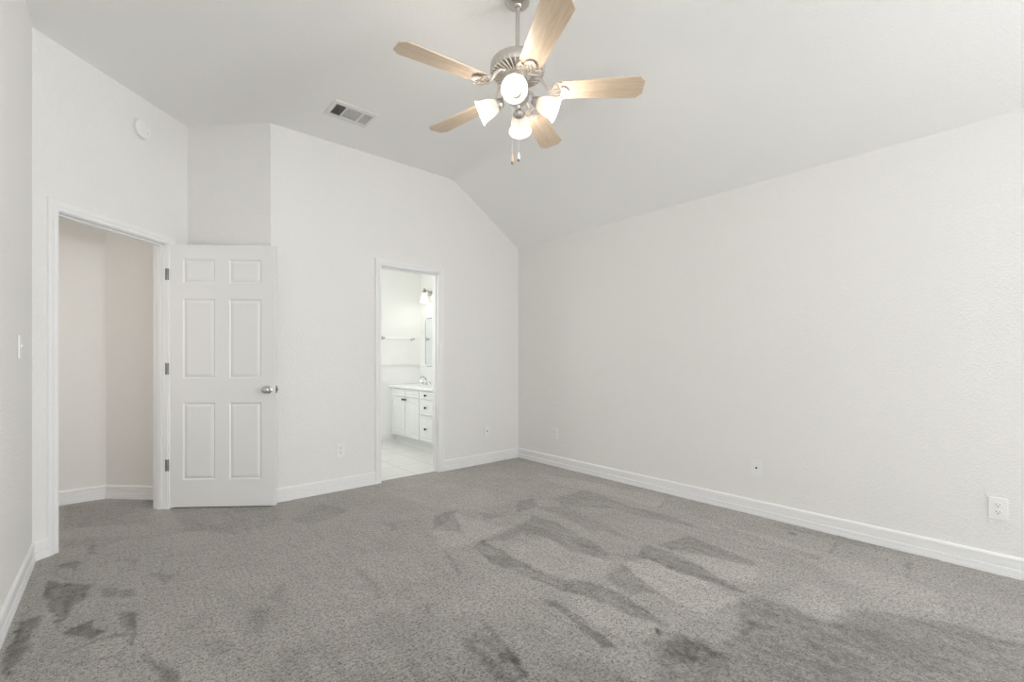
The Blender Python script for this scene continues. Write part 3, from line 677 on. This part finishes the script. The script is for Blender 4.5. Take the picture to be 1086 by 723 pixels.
mb = make_arm(); mb.lathe([(0, -.018), (.012, -.018), (.020, -.010), (.0275, 0), (.0285, .012), (.033, .013), (.033, .017), (.030, .019)], 28, M=SF)
arm0 = mb.build('lamp_arm', M_nickel, None, smooth=40)
mb = MB(); mb.lathe([(.028, .010), (.030, .022), (.038, .036), (.0455, .054), (.049, .074), (.0515, .092), (.057, .108), (.0645, .120), (.0655, .1215), (.0635, .1215), (.055, .108), (.049, .092), (.0465, .074), (.043, .054), (.0355, .038), (.0275, .024), (.025, .012)], 40, M=SF)
shade0 = mb.build('lamp_shade', M_shade, None, smooth=60)
mb = MB(); mb.lathe([(0, .012), (.013, .014), (.014, .030), (.020, .046), (.026, .062), (.027, .074), (.023, .088), (.013, .096), (0, .098)], 24, M=SF)
bulb0 = mb.build('light_bulb', M_bulb, None, smooth=60)
for kk in range(4):
    a = math.radians(265.0 + 90 * kk) - YAW
    objs = [o if kk == 0 else o.copy() for o in (arm0, shade0, bulb0)]
    if kk:
        for o in objs: COL.objects.link(o)
    for o in objs[:2]: o.parent = fan; o.rotation_euler = (0, 0, a)
    objs[2].parent = objs[1]; objs[2].rotation_euler = (0, 0, 0)
    l = bpy.data.lights.new('fan_lamp', 'POINT'); l.energy = 2.0; l.color = (1.0, .93, .83); l.shadow_soft_size = .03
    lo = bpy.data.objects.new('fan_lamp', l); COL.objects.link(lo)
    p = Matrix.Rotation(a, 4, 'Z') @ SF @ Vector((0, 0, .140)); lo.location = (FX + p.x, FY + p.y, HC + p.z)
# two pull chains
def chain(lx, lz, ztop, zend, fob_mat):
    x = lx * math.cos(YAW) + lz * math.sin(YAW); y = -lx * math.sin(YAW) + lz * math.cos(YAW)
    mb = MB(); n_ = 60
    mb.tube([(x, y, Z(ztop)), (x, y, Z(zend + .05))], .0011, 6)
    for i in range(n_): zc = Z(ztop) + (Z(zend + .05) - Z(ztop)) * i / n_; mb.lathe([(0, zc - .0018), (.0017, zc), (0, zc + .0018)], 6, M=Matrix.Translation((x, y, 0)))
    c_ = mb.build('pull_chain', M_cord, fan)
    mb = MB(); z = Z(zend)
    mb.lathe([(0, z + .052), (.003, z + .051), (.0045, z + .046), (.007, z + .034), (.0085, z + .022), (.0075, z + .012)], 14, M=Matrix.Translation((x, y, 0)))
    mb.lathe([(.0075, z + .012), (.0065, z + .006), (.004, z + .001), (0, z)], 14, mi=1, M=Matrix.Translation((x, y, 0)))
    f = mb.build('pull_fob', [fob_mat, M_brass], c_, smooth=50)
chain(-.028, -.035, 2.53, 2.17, M_fobwood)
chain(.006, .050, 2.53, 2.222, M_plastic)

# ------------------------------------------------------------------ bathroom fittings
VF, VN, VB = 2.945, 4.86, BB - .003               # vanity front plane, near end, far end (against the back wall)
van = thing('bathroom_vanity', 'white vanity cabinet with dark knobs seen through narrow doorway', 'vanity', (VF, VN, .004))
VL = VB - VN
Mv = Matrix(((0, 1, 0, 0), (-1, 0, 0, VL), (0, 0, 1, 0), (0, 0, 0, 1)))   # local x runs from the far end to the near end, local -y faces the room
mb = MB(); mb.box(0, VL, .02, BR - VF - .003, .09, .755, M=Mv); mb.build('cabinet_body', M_cab, van)
mb = MB(); mb.box(.0, VL, .075, BR - VF - .003, 0, .09, M=Mv); mb.build('toe_kick', M_cab, van)
x_d0, x_d1, x_d2 = VB - 5.985, VB - 5.61, VB - 5.235
def front(name, x0, x1, z0, z1, panel):
    p = [(panel, x1 - x0 - panel, panel, z1 - z0 - panel)]
    mb = slab(x1 - x0, z1 - z0, .02, p, both=False, depth=.006, border=.022)
    o = mb.build(name, M_cab, van); o.matrix_local = Mv @ Matrix.Translation((x0, -.0, z0)); return o
def vknob(par, x, z):
    mb = MB(); mb.lathe([(0, 0), (.007, 0), (.006, .006), (.006, .014), (.013, .018), (.0165, .024), (.014, .030), (0, .032)], 18, M=Matrix.Translation((x, 0, z)) @ RX)
    k_ = mb.build('knob', M_knob, par, smooth=40); k_['label'] = 'dark bronze round knob'
for x0, x1, kx in ((x_d0 + .008, x_d1 - .006, 1), (x_d1 + .006, x_d2 - .008, 0)):
    front('false_front', x0, x1, .648, .742, .018)
    dr = front('cabinet_door', x0, x1, .108, .636, .055); vknob(dr, (x1 - x0 - .028) if kx else .028, .50)
for z0, z1 in ((.648, .742), (.448, .634), (.108, .434)):
    dr = front('drawer', x_d2 + .010, VL - .012, z0, z1, .022); vknob(dr, (VL - .012 - x_d2 - .010) / 2, (z1 - z0) / 2)
mb = MB(); mb.box(-.0, VL + .012, -.022, BR - VF - .003, .757, .797, M=Matrix.Translation((VF, VN, .004)) @ Mv)
ct = mb.build('countertop', M_counter, None, bevel=.006); tag(ct, 'white slab countertop lying on the vanity cabinet', 'countertop')
# tiled splash along both walls with a moulded cap
mb = MB(); mb.box(BR - .012, BR, 4.40, BB - .012, .801, 1.055); mb.box(BL, BR, BB - .012, BB, .803, 1.055); structure(mb.build('trim_3', M_splash))
mb = MB(); mb.box(BR - .024, BR, 4.40, BB - .024, 1.055, 1.083); mb.box(BL, BR, BB - .024, BB, 1.055, 1.083); structure(mb.build('trim_4', M_bath, bevel=.005))
# faucet
t = thing('sink_faucet', 'chrome faucet on the white countertop below the mirror', 'faucet', (3.28, 5.62, .801))
mb = MB(); mb.lathe([(0, 0), (.026, 0), (.026, .006), (.018, .012), (.016, .05), (.014, .06), (0, .062)], 20); mb.build('faucet_body', M_chrome, t, smooth=40)
mb = MB(); mb.tube([(0, 0, .05), (-.01, 0, .085), (-.04, 0, .112), (-.08, 0, .112), (-.108, 0, .092), (-.112, 0, .075)], [.012, .012, .011, .010, .010, .010], 10); mb.build('spout', M_chrome, t, smooth=40)
for sg in (-1, 1):
    mb = MB(); Mh = Matrix.Translation((0, sg * .10, 0)); mb.lathe([(0, 0), (.022, 0), (.020, .010), (.012, .018), (.012, .034), (0, .036)], 18, M=Mh); mb.tube([(0, 0, .032), (-.02, sg * .02, .046), (-.035, sg * .045, .054)], [.008, .007, .005], 8, M=Mh); mb.build('handle', M_chrome, t, smooth=40)
# mirror with clipped corners
t = thing('wall_mirror', 'frameless mirror with clipped corners above the vanity', 'mirror', (BR, 5.30, 1.405))
c_ = .045; y_, z_ = .565, .345
def octa(k): return [(-y_ + k, -z_ + c_), (-y_ + c_, -z_ + k), (y_ - c_, -z_ + k), (y_ - k, -z_ + c_), (y_ - k, z_ - c_), (y_ - c_, z_ - k), (-y_ + c_, z_ - k), (-y_ + k, z_ - c_)]
Mm = Matrix(((0, 0, -1, 0), (1, 0, 0, 0), (0, 1, 0, 0), (0, 0, 0, 1)))
mb = MB(); mb.prism(octa(.004), .001, .022, M=Mm); mb.build('glass', M_mirror, t)
mb = MB(); mb.tube([(-.020, *p) for p in octa(0) + octa(0)[:2]], .0055, 8, caps=False); mb.build('edge_trim', M_wire, t)
# vanity light bar
t = thing('vanity_light', 'wall lamp bar with lit white bell shades above the mirror', 'wall lamp', (BR, 5.42, 2.11))
mb = MB(); mb.box(-.022, -.001, -.38, .38, -.035, .035); mb.build('back_plate', M_chrome, t, bevel=.006)
for yy in (.30, .0, -.30):
    Ml = Matrix.Translation((0, yy, 0))
    mb = MB(); mb.tube([(-.02, 0, 0), (-.07, 0, .025), (-.115, 0, .035), (-.125, 0, .010)], .008, 8, M=Ml); mb.lathe([(0, .075), (.006, .07), (.010, .06), (.006, .05), (.012, .045), (.022, .03), (.026, .008), (0, .008)], 18, M=Ml @ Matrix.Translation((-.125, 0, -.01))); mb.build('lamp_arm', M_wire, t, smooth=40)
    mb = MB(); mb.lathe([(.026, .008), (.034, -.02), (.048, -.06), (.058, -.10), (.070, -.130), (.067, -.130), (.054, -.10), (.044, -.06), (.030, -.02), (.022, .006)], 28, M=Ml @ Matrix.Translation((-.125, 0, -.01))); mb.build('lamp_shade', M_shade, t, smooth=60)
    l = bpy.data.lights.new('vanity_bulb', 'POINT'); l.energy = 1.0; l.color = (1, .95, .88); l.shadow_soft_size = .035
    lo = bpy.data.objects.new('vanity_bulb', l); COL.objects.link(lo); lo.location = (BR - .125, 5.42 + yy, 2.11 - .125)
# towel bar on the back wall of the bathroom
t = thing('towel_bar', 'white towel bar on the bathroom back wall', 'towel bar', (3.05, BB, 1.458))
mb = MB(); mb.tube([(-.225, -.055, 0), (.225, -.055, 0)], .008, 12); mb.build('bar', M_plastic, t, smooth=40)
for sx in (-.232, .232):
    mb = MB(); mb.lathe([(0, .001), (.024, .001), (.024, .006), (.014, .012), (.012, .045), (.014, .066), (0, .068)], 20, M=Matrix.Translation((sx, 0, 0)) @ RX); mb.build('bracket', M_chrome, t, smooth=40)
